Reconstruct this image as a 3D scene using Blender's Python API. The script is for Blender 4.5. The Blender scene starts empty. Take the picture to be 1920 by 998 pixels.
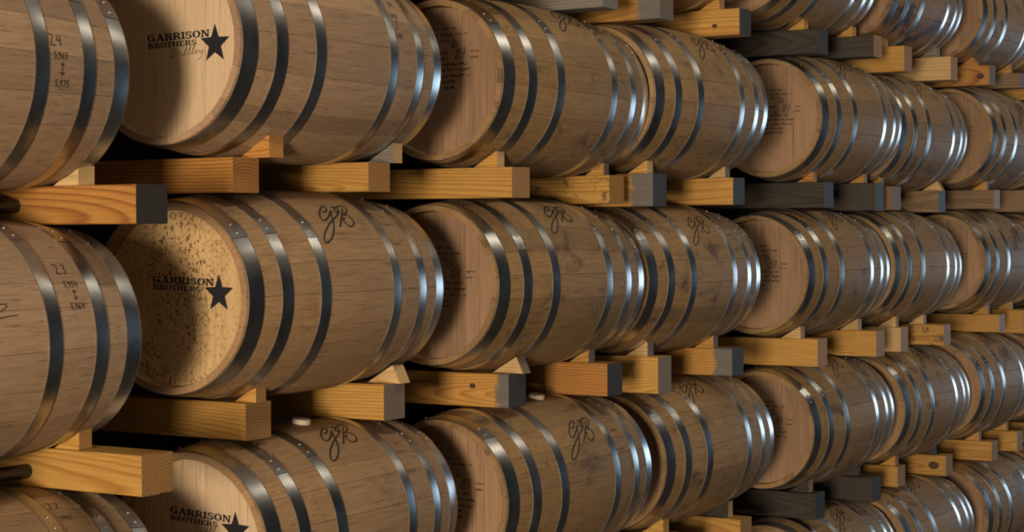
import bpy, bmesh, math, random
from mathutils import Matrix, Vector

random.seed(7)
SC = bpy.context.scene
COL = SC.collection

# ------------------------------------------------------------------ camera
CAM_LOC = Vector((0.0, -2.977, 0.0))
RIGHT = Vector((0.52897, -0.848622, -0.005558))
UP = Vector((0.020538, 0.006254, 0.99977))
FWD = Vector((0.848392, 0.528963, -0.020738))
cam_d = bpy.data.cameras.new('camera')
cam_d.sensor_fit = 'HORIZONTAL'
cam_d.sensor_width = 36.0
cam_d.lens = 36.0 * 3522.5 / 1920.0
cam_d.clip_start = 0.05
cam = bpy.data.objects.new('camera', cam_d)
M = Matrix((RIGHT, UP, -FWD)).transposed().to_4x4()
M.translation = CAM_LOC
cam.matrix_world = M
COL.objects.link(cam)
SC.camera = cam

# ------------------------------------------------------------------ world, lights, exposure
w = bpy.data.worlds.new('world')
SC.world = w
w.use_nodes = True
w.node_tree.nodes['Background'].inputs[0].default_value = (0.5, 0.55, 0.7, 1)
w.node_tree.nodes['Background'].inputs[1].default_value = 0.02


def area(name, loc, target, sx, sy, power, color):
    d = bpy.data.lights.new(name, 'AREA')
    d.shape = 'RECTANGLE'
    d.size = sx
    d.size_y = sy
    d.energy = power
    d.color = color
    o = bpy.data.objects.new(name, d)
    o.location = loc
    o.rotation_euler = (Vector(target) - Vector(loc)).to_track_quat('-Z', 'Y').to_euler()
    COL.objects.link(o)
    return o


# open doorway in the wall at the near end of the aisle, lamps under the ceiling, open doorway at the far end: all outside the picture
area('open_door_left_offscreen', (-8.7, -4.6, -0.45), (4.0, -0.4, 0.0), 2.4, 2.6, 2700, (1.0, 0.81, 0.60))
area('ceiling_lamp_1_offscreen', (4.0, -2.3, 3.5), (4.0, -0.9, 0.0), 2.4, 0.3, 54, (1.0, 0.86, 0.66))
area('ceiling_lamp_2_offscreen', (8.5, -2.3, 3.5), (8.5, -0.9, 0.0), 2.4, 0.3, 28, (1.0, 0.86, 0.66))
area('ceiling_lamp_3_offscreen', (13.0, -2.3, 3.5), (13.0, -0.9, 0.0), 2.4, 0.3, 28, (1.0, 0.86, 0.66))
area('open_door_right_offscreen', (18.7, -2.6, -0.3), (8.0, -0.6, -0.1), 1.2, 2.0, 125, (0.55, 0.78, 1.0))

SC.view_settings.view_transform = 'Standard'
SC.view_settings.look = 'None'
SC.view_settings.gamma = 1.0
SC.view_settings.use_curve_mapping = False
SC.view_settings.exposure = -0.24


# ------------------------------------------------------------------ materials
def new_mat(name, rough=0.6, metal=0.0):
    m = bpy.data.materials.new(name)
    m.use_nodes = True
    nt = m.node_tree
    b = nt.nodes['Principled BSDF']
    b.inputs['Roughness'].default_value = rough
    b.inputs['Metallic'].default_value = metal
    return m, nt, b


def N(nt, typ, **kw):
    n = nt.nodes.new(typ)
    for k, v in kw.items():
        setattr(n, k, v)
    return n


def ramp(nt, fac, stops):
    r = nt.nodes.new('ShaderNodeValToRGB')
    e = r.color_ramp.elements
    while len(e) < len(stops):
        e.new(0.5)
    for el, (p, c) in zip(e, stops):
        el.position = p
        el.color = (*c, 1)
    nt.links.new(fac, r.inputs[0])
    return r.outputs[0]


def mapped(nt, scale, rnd=True, rs=37.0):
    tc = N(nt, 'ShaderNodeTexCoord')
    out = tc.outputs['Object']
    if rnd:
        oi = N(nt, 'ShaderNodeObjectInfo')
        mu = N(nt, 'ShaderNodeMath', operation='MULTIPLY')
        mu.inputs[1].default_value = rs
        nt.links.new(oi.outputs['Random'], mu.inputs[0])
        ad = N(nt, 'ShaderNodeVectorMath', operation='ADD')
        nt.links.new(out, ad.inputs[0])
        nt.links.new(mu.outputs[0], ad.inputs[1])
        out = ad.outputs[0]
    mp = N(nt, 'ShaderNodeMapping')
    mp.inputs['Scale'].default_value = scale
    nt.links.new(out, mp.inputs[0])
    return mp.outputs[0]


def noise(nt, vec, scale, detail=4, rough=0.6, dist=0.0):
    n = N(nt, 'ShaderNodeTexNoise')
    n.inputs['Scale'].default_value = scale
    n.inputs['Detail'].default_value = detail
    n.inputs['Roughness'].default_value = rough
    n.inputs['Distortion'].default_value = dist
    nt.links.new(vec, n.inputs['Vector'])
    return n.outputs[0]


def mixc(nt, fac, a, b, blend='MIX'):
    m = N(nt, 'ShaderNodeMix', data_type='RGBA', blend_type=blend)
    for s, v in ((m.inputs[0], fac), (m.inputs[6], a), (m.inputs[7], b)):
        if isinstance(v, bpy.types.NodeSocket):
            nt.links.new(v, s)
        elif isinstance(v, (int, float)):
            s.default_value = v
        else:
            s.default_value = (*v, 1)
    return m.outputs[2]


def bump(nt, b, h, strength, dist=0.002):
    bp = N(nt, 'ShaderNodeBump')
    bp.inputs['Strength'].default_value = strength
    bp.inputs['Distance'].default_value = dist
    nt.links.new(h, bp.inputs['Height'])
    nt.links.new(bp.outputs[0], b.inputs['Normal'])


def oak_mat(name, dark, mid, light, stain, stain_amt, axis='X', lo=0.57):
    """oak boards: long fibres along the axis, board to board tone, dark stains"""
    m, nt, b = new_mat(name, 0.62)
    sc = {'X': (1.2, 16, 16), 'Z': (14, 16, 0.5)}[axis]
    v = mapped(nt, sc)
    g = noise(nt, v, 7.0, 6, 0.7, 0.4)
    col = ramp(nt, g, [(0.28, dark), (0.5, mid), (0.74, light)])
    # dark pores and checks
    pv = mapped(nt, {'X': (3.0, 90, 90), 'Z': (80, 90, 1.6)}[axis])
    p = noise(nt, pv, 3.0, 3, 0.6)
    pf = ramp(nt, p, [(0.30, (1, 1, 1)), (0.42, (0, 0, 0))])
    col = mixc(nt, pf, col, tuple(c * 0.55 for c in dark))
    # tone of the whole board
    oi = N(nt, 'ShaderNodeObjectInfo')
    tone = ramp(nt, oi.outputs['Random'], [(0.0, (0.76, 0.74, 0.72)), (0.4, (0.92, 0.91, 0.90)), (1.0, (1.06, 1.04, 1.0))])
    col = mixc(nt, 1.0, col, tone, 'MULTIPLY')
    # blotches and stains that run over several boards
    gp = N(nt, 'ShaderNodeNewGeometry')
    mp = N(nt, 'ShaderNodeMapping')
    mp.inputs['Scale'].default_value = (1.0, 1.0, 1.7) if axis == 'X' else (1.0, 1.0, 0.6)
    nt.links.new(gp.outputs['Position'], mp.inputs[0])
    s = noise(nt, mp.outputs[0], 6.5, 7, 0.66, 0.5)
    sf = ramp(nt, s, [(lo, (0, 0, 0)), (lo + 0.13, (stain_amt,) * 3)])
    col = mixc(nt, sf, col, stain)
    nt.links.new(col, b.inputs['Base Color'])
    bump(nt, b, g, 0.35, 0.0015)
    return m


OAK_NEW = oak_mat('oak_pale_staves', (0.34, 0.215, 0.125), (0.43, 0.285, 0.17), (0.50, 0.345, 0.215), (0.24, 0.14, 0.075), 0.35)
OAK_AMBER = oak_mat('oak_amber_staves', (0.31, 0.185, 0.088), (0.40, 0.25, 0.125), (0.47, 0.31, 0.165), (0.16, 0.085, 0.035), 0.55)
OAK_AGED = oak_mat('oak_aged_staves', (0.245, 0.147, 0.062), (0.325, 0.202, 0.089), (0.395, 0.256, 0.12), (0.07, 0.042, 0.026), 0.8, 'X', 0.55)
OAK_LEAK = oak_mat('oak_leak_stained_staves', (0.22, 0.12, 0.055), (0.29, 0.165, 0.075), (0.34, 0.21, 0.10), (0.03, 0.012, 0.006), 0.9, 'X', 0.46)
HEAD_NEW = oak_mat('oak_pale_head', (0.60, 0.44, 0.27), (0.68, 0.51, 0.33), (0.74, 0.57, 0.38), (0.52, 0.37, 0.22), 0.25, 'Z')
HEAD_AGED = oak_mat('oak_aged_head', (0.29, 0.172, 0.097), (0.36, 0.225, 0.132), (0.43, 0.28, 0.172), (0.19, 0.105, 0.058), 0.55, 'Z')


def speckled_head():
    m, nt, b = new_mat('oak_speckled_head', 0.7)
    v = mapped(nt, (14, 16, 0.5))
    g = noise(nt, v, 7.0, 6, 0.7, 0.3)
    col = ramp(nt, g, [(0.3, (0.52, 0.34, 0.15)), (0.7, (0.70, 0.50, 0.25))])
    sv = mapped(nt, (1, 1, 0.75), False)
    s1 = noise(nt, sv, 140.0, 3, 0.6, 0.8)
    f1 = ramp(nt, s1, [(0.545, (0, 0, 0)), (0.585, (0.95, 0.95, 0.95))])
    # fewer specks towards one side, as on the board
    s2 = noise(nt, sv, 6.0, 2)
    f2 = ramp(nt, s2, [(0.40, (0.2, 0.2, 0.2)), (0.58, (1, 1, 1))])
    col = mixc(nt, mixc(nt, 1.0, f1, f2, 'MULTIPLY'), col, (0.15, 0.06, 0.016))
    nt.links.new(col, b.inputs['Base Color'])
    bump(nt, b, s1, 0.4, 0.002)
    return m


HEAD_SPECK = speckled_head()


def steel():
    m, nt, b = new_mat('galvanised_hoop_steel', 0.3, 1.0)
    v = mapped(nt, (1, 1, 1))
    n1 = noise(nt, v, 9.0, 5, 0.65, 0.4)
    col = ramp(nt, n1, [(0.32, (0.34, 0.34, 0.34)), (0.62, (0.56, 0.56, 0.565))])
    n2 = noise(nt, v, 70.0, 3, 0.6)
    col = mixc(nt, ramp(nt, n2, [(0.62, (0, 0, 0)), (0.75, (0.5, 0.5, 0.5))]), col, (0.25, 0.22, 0.19))
    nt.links.new(col, b.inputs['Base Color'])
    r = N(nt, 'ShaderNodeMapRange')
    r.inputs[3].default_value = 0.25
    r.inputs[4].default_value = 0.36
    nt.links.new(n1, r.inputs[0])
    nt.links.new(r.outputs[0], b.inputs['Roughness'])
    bump(nt, b, n1, 0.03, 0.001)
    return m


STEEL = steel()
m_, nt_, b_ = new_mat('bright_rivet_steel', 0.3, 1.0)
b_.inputs['Base Color'].default_value = (0.75, 0.74, 0.72, 1)
RIVET = m_
m_, nt_, b_ = new_mat('black_ink', 0.55)
b_.inputs['Base Color'].default_value = (0.012, 0.012, 0.016, 1)
INK = m_
m_, nt_, b_ = new_mat('brown_black_marker', 0.6)
b_.inputs['Base Color'].default_value = (0.03, 0.018, 0.012, 1)
MARKER = m_
m_, nt_, b_ = new_mat('faded_marker', 0.6)
b_.inputs['Base Color'].default_value = (0.10, 0.058, 0.032, 1)
FADED = m_
m_, nt_, b_ = new_mat('pale_bung_wood', 0.6)
b_.inputs['Base Color'].default_value = (0.62, 0.52, 0.40, 1)
BUNG = m_
m_, nt_, b_ = new_mat('black_pipe', 0.35)
b_.inputs['Base Color'].default_value = (0.012, 0.012, 0.013, 1)
PIPE = m_
m_, nt_, b_ = new_mat('knot_wood', 0.6)
b_.inputs['Base Color'].default_value = (0.07, 0.028, 0.012, 1)
KNOT = m_


def pine_mat(name, light, line, gray_front=0.0, mold=0.0, end=False):
    """sawn pine: growth rings round a pith line that runs through the timber"""
    m, nt, b = new_mat(name, 0.6)
    tc = N(nt, 'ShaderNodeTexCoord')
    oi = N(nt, 'ShaderNodeObjectInfo')
    sep = N(nt, 'ShaderNodeSeparateXYZ')
    nt.links.new(tc.outputs['Object'], sep.inputs[0])

    def mth(op, a, bb=None):
        n = N(nt, 'ShaderNodeMath', operation=op)
        for i, x in enumerate((a, bb)):
            if x is None:
                continue
            if isinstance(x, (int, float)):
                n.inputs[i].default_value = x
            else:
                nt.links.new(x, n.inputs[i])
        return n.outputs[0]
    rnd = oi.outputs['Random']
    r2 = mth('FRACT', mth('MULTIPLY', rnd, 17.31))
    r3 = mth('FRACT', mth('MULTIPLY', rnd, 91.7))
    px = mth('ADD', mth('MULTIPLY', mth('SUBTRACT', rnd, 0.45), 0.11), mth('MULTIPLY', sep.outputs[1], mth('MULTIPLY', mth('SUBTRACT', r3, 0.5), 0.18)))
    pz = mth('MULTIPLY', mth('SUBTRACT', r2, 0.5), 0.12)
    wob = noise(nt, mapped(nt, (7, 0.9, 7)), 1.5, 1, 0.45)
    dx = mth('SUBTRACT', sep.outputs[0], px)
    dz = mth('SUBTRACT', sep.outputs[2], pz)
    rad = mth('SQRT', mth('ADD', mth('MULTIPLY', dx, dx), mth('MULTIPLY', dz, dz)))
    rad = mth('ADD', rad, mth('MULTIPLY', wob, 0.028))
    s = mth('FRACT', mth('MULTIPLY', rad, 125.0))
    col = ramp(nt, s, [(0.0, light), (0.45, tuple(c * 0.93 for c in light)), (0.82, line), (1.0, light)])
    fib = noise(nt, mapped(nt, (60, 2.0, 60)), 4.0, 4, 0.6)
    col = mixc(nt, 1.0, col, ramp(nt, fib, [(0.3, (0.78, 0.76, 0.72)), (0.7, (1.08, 1.06, 1.02))]), 'MULTIPLY')
    tone = ramp(nt, r3, [(0.0, (0.78, 0.74, 0.70)), (1.0, (1.05, 1.03, 1.0))])
    col = mixc(nt, 1.0, col, tone, 'MULTIPLY')
    if mold:
        mn = noise(nt, mapped(nt, (8, 6, 12)), 2.2, 6, 0.7, 0.8)
        col = mixc(nt, ramp(nt, mn, [(0.54, (0, 0, 0)), (0.62, (mold,) * 3)]), col, (0.05, 0.04, 0.03))
    if gray_front:
        y0 = mth('ADD', sep.outputs[1], mth('MULTIPLY', noise(nt, mapped(nt, (6, 6, 6)), 4.0, 3), 0.06))
        mr = N(nt, 'ShaderNodeMapRange')
        mr.inputs[1].default_value = gray_front
        mr.inputs[2].default_value = gray_front - 0.02
        nt.links.new(y0, mr.inputs[0])
        col = mixc(nt, mr.outputs[0], col, mixc(nt, fib, (0.08, 0.072, 0.064), (0.20, 0.185, 0.165)))
    nt.links.new(col, b.inputs['Base Color'])
    bump(nt, b, s, 0.12, 0.0008)
    return m


PINE = pine_mat('pine_yellow', (0.62, 0.37, 0.095), (0.44, 0.215, 0.04))
PINE_OR = pine_mat('pine_orange', (0.57, 0.29, 0.07), (0.32, 0.12, 0.022))
PINE_PALE = pine_mat('pine_pale', (0.66, 0.48, 0.24), (0.50, 0.33, 0.14))
PINE_MOLD = pine_mat('pine_mould_spotted', (0.58, 0.35, 0.085), (0.40, 0.20, 0.04), mold=0.8)
PINE_GRAYF = pine_mat('pine_grey_at_the_end', (0.58, 0.32, 0.08), (0.40, 0.18, 0.035), gray_front=-0.195)
BROWN = pine_mat('pine_brown_weathered', (0.27, 0.19, 0.11), (0.17, 0.11, 0.06))
GRAY = pine_mat('pine_grey_weathered', (0.27, 0.255, 0.235), (0.16, 0.15, 0.14))
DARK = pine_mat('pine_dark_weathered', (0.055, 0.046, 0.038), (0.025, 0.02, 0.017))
END_TAN = pine_mat('pine_end_grain', (0.48, 0.28, 0.10), (0.31, 0.155, 0.045))
END_GRAY = pine_mat('pine_end_grain_greyed', (0.24, 0.19, 0.15), (0.16, 0.12, 0.09))
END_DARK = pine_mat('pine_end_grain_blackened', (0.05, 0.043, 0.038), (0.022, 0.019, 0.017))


def plain(name, c, rough=0.85, sc=3.0, var=0.25):
    m, nt, b = new_mat(name, rough)
    n = noise(nt, mapped(nt, (1, 1, 1), False), sc, 6, 0.6)
    col = ramp(nt, n, [(0.3, tuple(x * (1 - var) for x in c)), (0.7, tuple(x * (1 + var) for x in c))])
    nt.links.new(col, b.inputs['Base Color'])
    return m


CONCRETE = plain('dark_concrete_floor', (0.07, 0.065, 0.06))
WALLM = plain('dark_wall_and_gap_shade', (0.03, 0.026, 0.023))  # near-black stands in for shade in the gaps; end walls share it
BOUNCE_WALL = plain('blue_grey_bounce_wall', (0.13, 0.15, 0.18))  # unseen wall, colour lifted to bounce bluish light into the hoops
CEILM = plain('dark_ceiling', (0.04, 0.037, 0.034))


# ------------------------------------------------------------------ helpers
def mesh_obj(name, me, parent=None, mat=None):
    o = bpy.data.objects.new(name, me)
    COL.objects.link(o)
    if parent:
        o.parent = parent
    if mat and not me.materials:
        me.materials.append(mat)
    return o


def make_mesh(name, verts, faces, mats=(), smooth_angle=None, midx=None):
    me = bpy.data.meshes.new(name)
    me.from_pydata(verts, [], faces)
    for m in mats:
        me.materials.append(m)
    if midx:
        for p, i in zip(me.polygons, midx):
            p.material_index = i
    if smooth_angle is not None:
        me.shade_smooth()
        me.set_sharp_from_angle(angle=math.radians(smooth_angle))
    me.update()
    return me


def box_verts(x0, x1, y0, y1, z0, z1):
    v = [(x0, y0, z0), (x1, y0, z0), (x1, y1, z0), (x0, y1, z0), (x0, y0, z1), (x1, y0, z1), (x1, y1, z1), (x0, y1, z1)]
    f = [(0, 3, 2, 1), (4, 5, 6, 7), (0, 1, 5, 4), (2, 3, 7, 6), (1, 2, 6, 5), (3, 0, 4, 7)]
    return v, f


def tag(o, label=None, cat=None, group=None, kind=None):
    if label:
        o['label'] = label
    if cat:
        o['category'] = cat
    if group:
        o['group'] = group
    if kind:
        o['kind'] = kind
    return o


def empty(name, loc):
    o = bpy.data.objects.new(name, None)
    o.empty_display_size = 0.1
    o.location = loc
    COL.objects.link(o)
    return o


# ------------------------------------------------------------------ setting
FLOOR_Z = -1.83


def struct(name, dims, mat):
    v, f = box_verts(*dims)
    o = mesh_obj(name, make_mesh(name, v, f, [mat]))
    tag(o, kind='structure')
    return o


struct('floor', (-9, 19, -6.2, 0.8, FLOOR_Z - 0.1, FLOOR_Z), CONCRETE)
struct('dark_backing', (-9, 19, 0.62, 0.8, FLOOR_Z, 3.7), WALLM)  # added dark sheet standing in for the unlit depth behind the stack
struct('wall_front', (-9, 19, -6.2, -6.05, FLOOR_Z, 3.7), BOUNCE_WALL)
struct('wall_left', (-9, -8.85, -6.05, 0.62, FLOOR_Z, 3.7), WALLM)
struct('wall_right', (18.85, 19, -6.05, 0.62, FLOOR_Z, 3.7), WALLM)
struct('ceiling', (-9, 19, -6.2, 0.8, 3.7, 3.8), CEILM)

# ------------------------------------------------------------------ barrel parts
BL, RB, RH = 0.9131, 0.2737, 0.2390
HL = BL / 2
INSET = 0.030


def rad(x):
    return RB - (RB - RH) * (x / HL) ** 2


NX = 14


def stave_mesh(name, a0, a1):
    """one stave: outer skin bulging, slightly crowned joint edges, chamfered chime ends"""
    gap = 0.0006
    xs = [-HL + BL * i / NX for i in range(NX + 1)]
    na = 4
    verts, faces = [], []
    rings = []
    for x in xs:
        r = rad(x)
        d = gap / r
        ring = []
        rel = 0.0008
        for j in range(na + 1):
            t = j / na
            a = a0 + d / 2 + (a1 - a0 - d) * t
            ring.append((x, a, r))
        # eased long edges
        ring = [(x, a0 + d / 2, r - rel)] + [(x, a0 + d / 2 + 0.004, r)] + ring[1:-1] + [(x, a1 - d / 2 - 0.004, r)] + [(x, a1 - d / 2, r - rel)]
        th = 0.024 if abs(x) < HL - 1e-6 else 0.017
        ring += [(x, a1 - d / 2, r - th), (x, (a0 + a1) / 2, r - th), (x, a0 + d / 2, r - th)]
        rings.append(ring)
    n = len(rings[0])
    # extra ring just inside each end so that the chime chamfer is short
    def chamfer(ring, x):
        return [(x, a, r) for (_, a, r) in ring]
    r_in0 = []
    for (x, a, r), (x2, a2, r2) in zip(rings[0], rings[1]):
        t = 0.030 / (BL / NX)
        r_in0.append((x + (x2 - x) * t, a, (r + (r2 - r) * t) if r > rad(-HL) - 0.01 else rad(x + (x2 - x) * t) - 0.024))
    r_in1 = [(-x, a, r) for (x, a, r) in r_in0]
    rings = [rings[0], r_in0] + rings[1:-1] + [r_in1, rings[-1]]
    for ring in rings:
        for (x, a, r) in ring:
            verts.append((x, -r * math.cos(a), r * math.sin(a)))
    m = len(rings)
    for i in range(m - 1):
        for j in range(n):
            k = (j + 1) % n
            faces.append((i * n + j, i * n + k, (i + 1) * n + k, (i + 1) * n + j))
    faces.append(tuple(range(n - 1, -1, -1)))
    faces.append(tuple((m - 1) * n + j for j in range(n)))
    return make_mesh(name, verts, faces, [], 30)


def pattern(seed):
    rr = random.Random(seed)
    ws = []
    while sum(ws) < 0.95:
        ws.append(rr.uniform(0.030, 0.058))
    s = sum(ws)
    a, out = 0.0, []
    for q in ws:
        b = a + q / s * 2 * math.pi
        out.append((a, b))
        a = b
    return out


STAVE_SETS = []
for k in range(2):
    STAVE_SETS.append([stave_mesh('stave_%d' % k, a, b) for a, b in pattern(11 + k)])


def with_mat(meshes, mat):
    out = []
    for me in meshes:
        c = me.copy()
        c.materials.clear()
        c.materials.append(mat)
        out.append(c)
    return out


STAVES = {}


def staves_for(k, mat):
    if (k, mat.name) not in STAVES:
        STAVES[(k, mat.name)] = with_mat(STAVE_SETS[k], mat)
    return STAVES[(k, mat.name)]


def hoop_mesh(x0, x1):
    seg = 96
    th = 0.0024
    verts, faces = [], []
    prof = [(x0, 0.0), (x0, th), (x0 + (x1 - x0) * 0.5, th + 0.0004), (x1, th), (x1, 0.0)]
    lap0, lap1 = 0.0, 0.24          # the riveted overlap is one band thicker
    angs = [2 * math.pi * i / seg for i in range(seg)]
    angs = sorted(angs + [lap0 + 0.001, lap1 + 0.001])
    n = len(prof)
    for a in angs:
        up = 0.0018 if lap0 < a <= lap1 else 0.0
        for j, (x, h) in enumerate(prof):
            r = rad(x) + (h + up if j in (1, 2, 3) else -0.001)
            verts.append((x, -r * math.cos(a), r * math.sin(a)))
    m = len(angs)
    for i in range(m):
        k = (i + 1) % m
        for j in range(n - 1):
            faces.append((i * n + j, i * n + j + 1, k * n + j + 1, k * n + j))
    return make_mesh('hoop', verts, faces, [STEEL], 35)


HOOP_X = [(-0.450, -0.400), (-0.335, -0.295), (-0.187, -0.148), (0.148, 0.187), (0.295, 0.335), (0.400, 0.450)]
HOOPS = [hoop_mesh(a, b) for a, b in HOOP_X]


def rivet_mesh():
    verts, faces = [], []
    R, H, n = 0.0055, 0.0022, 8
    for k, (q, h) in enumerate([(1.0, -0.001), (0.85, H * 0.6), (0.45, H)]):
        for i in range(n):
            a = 2 * math.pi * i / n
            verts.append((R * q * math.cos(a), R * q * math.sin(a), h))
    for k in range(2):
        for i in range(n):
            j = (i + 1) % n
            faces.append((k * n + i, k * n + j, (k + 1) * n + j, (k + 1) * n + i))
    faces.append(tuple(2 * n + i for i in range(n)))
    return make_mesh('rivet', verts, faces, [RIVET], 60)


RIVETM = rivet_mesh()


v_, f_ = box_verts(-0.0018, 0.0018, -0.0018, 0.0018, -0.002, 0.0065)
NAILM = make_mesh('nail', v_, f_, [RIVET])


def surf(x, phi, lift):
    """point of the barrel skin: phi from the aisle side (0) upwards"""
    r = rad(x) + lift
    return Vector((x, -r * math.cos(phi), r * math.sin(phi)))


def head_boards(seed, side):
    rr = random.Random(seed)
    R = RH - 0.0185
    ys = [-R]
    while ys[-1] < R - 0.09:
        ys.append(ys[-1] + rr.uniform(0.075, 0.115))
    ys.append(R)
    out = []
    xf = side * (HL - INSET)
    xb = xf - side * 0.016
    for y0, y1 in zip(ys, ys[1:]):
        a, b = y0 + 0.0004, y1 - 0.0004
        pts = []
        n = 7
        yy = [a + (b - a) * i / n for i in range(n + 1)]
        pts += [(y, math.sqrt(max(R * R - y * y, 1e-8))) for y in yy]
        pts += [(y, -math.sqrt(max(R * R - y * y, 1e-8))) for y in reversed(yy)]
        k = len(pts)
        v = [(xf, y, z) for y, z in pts] + [(xb, y, z) for y, z in pts]
        f1, f2 = tuple(range(k)), tuple(range(2 * k - 1, k - 1, -1))
        fs = [f1, f2] + [(i, i + k, (i + 1) % k + k, (i + 1) % k) for i in range(k)]
        me = make_mesh('head_board', v, fs)
        bm = bmesh.new()
        bm.from_mesh(me)
        bmesh.ops.recalc_face_normals(bm, faces=bm.faces)
        bm.to_mesh(me)
        bm.free()
        out.append(me)
    return out


HEADS = {}


def heads_for(seed, side, mat):
    key = (seed, side, mat.name)
    if key not in HEADS:
        HEADS[key] = with_mat(head_boards(seed, side), mat)
    return HEADS[key]


# ------------------------------------------------------------------ lettering: strokes and slab letters
def ribbon(pts, wd, closed=False, caps=True):
    """2D polyline -> list of 2D polygons"""
    polys = []
    for (x0, y0), (x1, y1) in zip(pts, pts[1:]):
        dx, dy = x1 - x0, y1 - y0
        l = math.hypot(dx, dy)
        if l < 1e-9:
            continue
        nx, ny = -dy / l * wd / 2, dx / l * wd / 2
        polys.append([(x0 + nx, y0 + ny), (x0 - nx, y0 - ny), (x1 - nx, y1 - ny), (x1 + nx, y1 + ny)])
    if caps:
        for (x, y) in pts:
            polys.append([(x + wd / 2 * math.cos(a), y + wd / 2 * math.sin(a)) for a in [math.pi * k / 3 for k in range(6)]])
    return polys


def smooth(pts, n=5):
    """Catmull-Rom through the points"""
    if len(pts) < 3:
        return pts
    P = [pts[0]] + list(pts) + [pts[-1]]
    out = []
    for i in range(1, len(P) - 2):
        p0, p1, p2, p3 = P[i - 1], P[i], P[i + 1], P[i + 2]
        for k in range(n):
            t = k / n
            out.append(tuple(0.5 * (2 * b + (c - a) * t + (2 * a - 5 * b + 4 * c - d) * t * t + (3 * b - a - 3 * c + d) * t ** 3)
                             for a, b, c, d in zip(p0, p1, p2, p3)))
    out.append(tuple(pts[-1]))
    return out


GLYPH = {   # single stroke hand numerals on a 0.6 x 1 cell
    '0': [[(0.3, 1), (0.08, 0.75), (0.08, 0.3), (0.3, 0), (0.52, 0.3), (0.52, 0.75), (0.3, 1)]],
    '1': [[(0.3, 1), (0.3, 0)]],
    '2': [[(0.08, 0.8), (0.3, 1), (0.5, 0.8), (0.4, 0.5), (0.08, 0), (0.3, 0.06), (0.56, 0)]],
    '3': [[(0.08, 0.9), (0.35, 1), (0.5, 0.8), (0.25, 0.55), (0.52, 0.35), (0.4, 0.05), (0.08, 0.05)]],
    '4': [[(0.1, 1), (0.08, 0.5), (0.5, 0.5)], [(0.48, 1), (0.48, 0)]],
    '5': [[(0.55, 1), (0.15, 0.95), (0.15, 0.6), (0.45, 0.5), (0.42, 0.12), (0.08, 0)]],
    '6': [[(0.45, 1), (0.15, 0.6), (0.1, 0.2), (0.35, 0), (0.5, 0.25), (0.3, 0.45), (0.12, 0.3)]],
    '7': [[(0.08, 1), (0.52, 0.95), (0.25, 0)]],
    '9': [[(0.48, 0.8), (0.25, 1), (0.1, 0.75), (0.3, 0.55), (0.48, 0.8), (0.42, 0)]],
    ',': [[(0.12, 0.1), (0.02, -0.2)]],
    '.': [[(0.1, 0.02), (0.12, 0.0)]],
    'Z': [[(0.0, 1), (0.55, 0.9), (0.2, 0.02), (0.75, 0.0)]],
    'Y': [[(0.08, 1), (0.3, 0.55)], [(0.52, 1), (0.25, 0)]],
    ' ': [],
}


def hand_text(s, x, y, h, wd, slant=0.0, shear=0.0):
    """polygons for a hand-written string, lower left corner at x, y"""
    polys, cx = [], x
    for ch in s:
        for st in GLYPH[ch]:
            pts = [(cx + px * h + py * h * slant, y + py * h + (cx + px * h - x) * shear) for px, py in st]
            polys += ribbon(pts, wd)
        cx += h * {',': 0.22, '.': 0.25, 'Z': 0.95, ' ': 0.4}.get(ch, 0.72)
    return polys


def arrow(x, y0, y1, wd, lean=0.0):
    p = ribbon([(x, y0), (x + lean, y1)], wd)
    s = 0.0055
    p += ribbon([(x - s, y0 - s), (x, y0), (x + s, y0 - s)], wd)
    p += ribbon([(x + lean - s, y1 + s), (x + lean, y1), (x + lean + s, y1 + s)], wd)
    return p


def scribble(rr, x, y, wd_word, h, wd):
    """a word too faded to read: a low wavering stroke"""
    pts, cx = [], x
    while cx < x + wd_word:
        pts.append((cx, y + rr.uniform(-0.1, 0.75) * h))
        cx += rr.uniform(0.12, 0.28) * h
    return ribbon(smooth(pts, 2), wd, caps=False)


# slab-serif stamp letters on a unit cell
def _serif(x, y, w_=0.44, t=0.13):
    return [[(x - w_ / 2, y), (x + w_ / 2, y), (x + w_ / 2, y + t), (x - w_ / 2, y + t)]]


def _stem(x, t=0.24):
    return [[(x - t / 2, 0), (x + t / 2, 0), (x + t / 2, 1), (x - t / 2, 1)]]


def _arc(cx, cy, rx, ry, a0, a1, tx, ty, n=14):
    polys = []
    for i in range(n):
        q = []
        for a in (a0 + (a1 - a0) * i / n, a0 + (a1 - a0) * (i + 1) / n):
            a = math.radians(a)
            q.append(((cx + rx * math.cos(a), cy + ry * math.sin(a)), (cx + (rx - tx) * math.cos(a), cy + (ry - ty) * math.sin(a))))
        polys.append([q[0][0], q[1][0], q[1][1], q[0][1]])
    return polys


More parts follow.
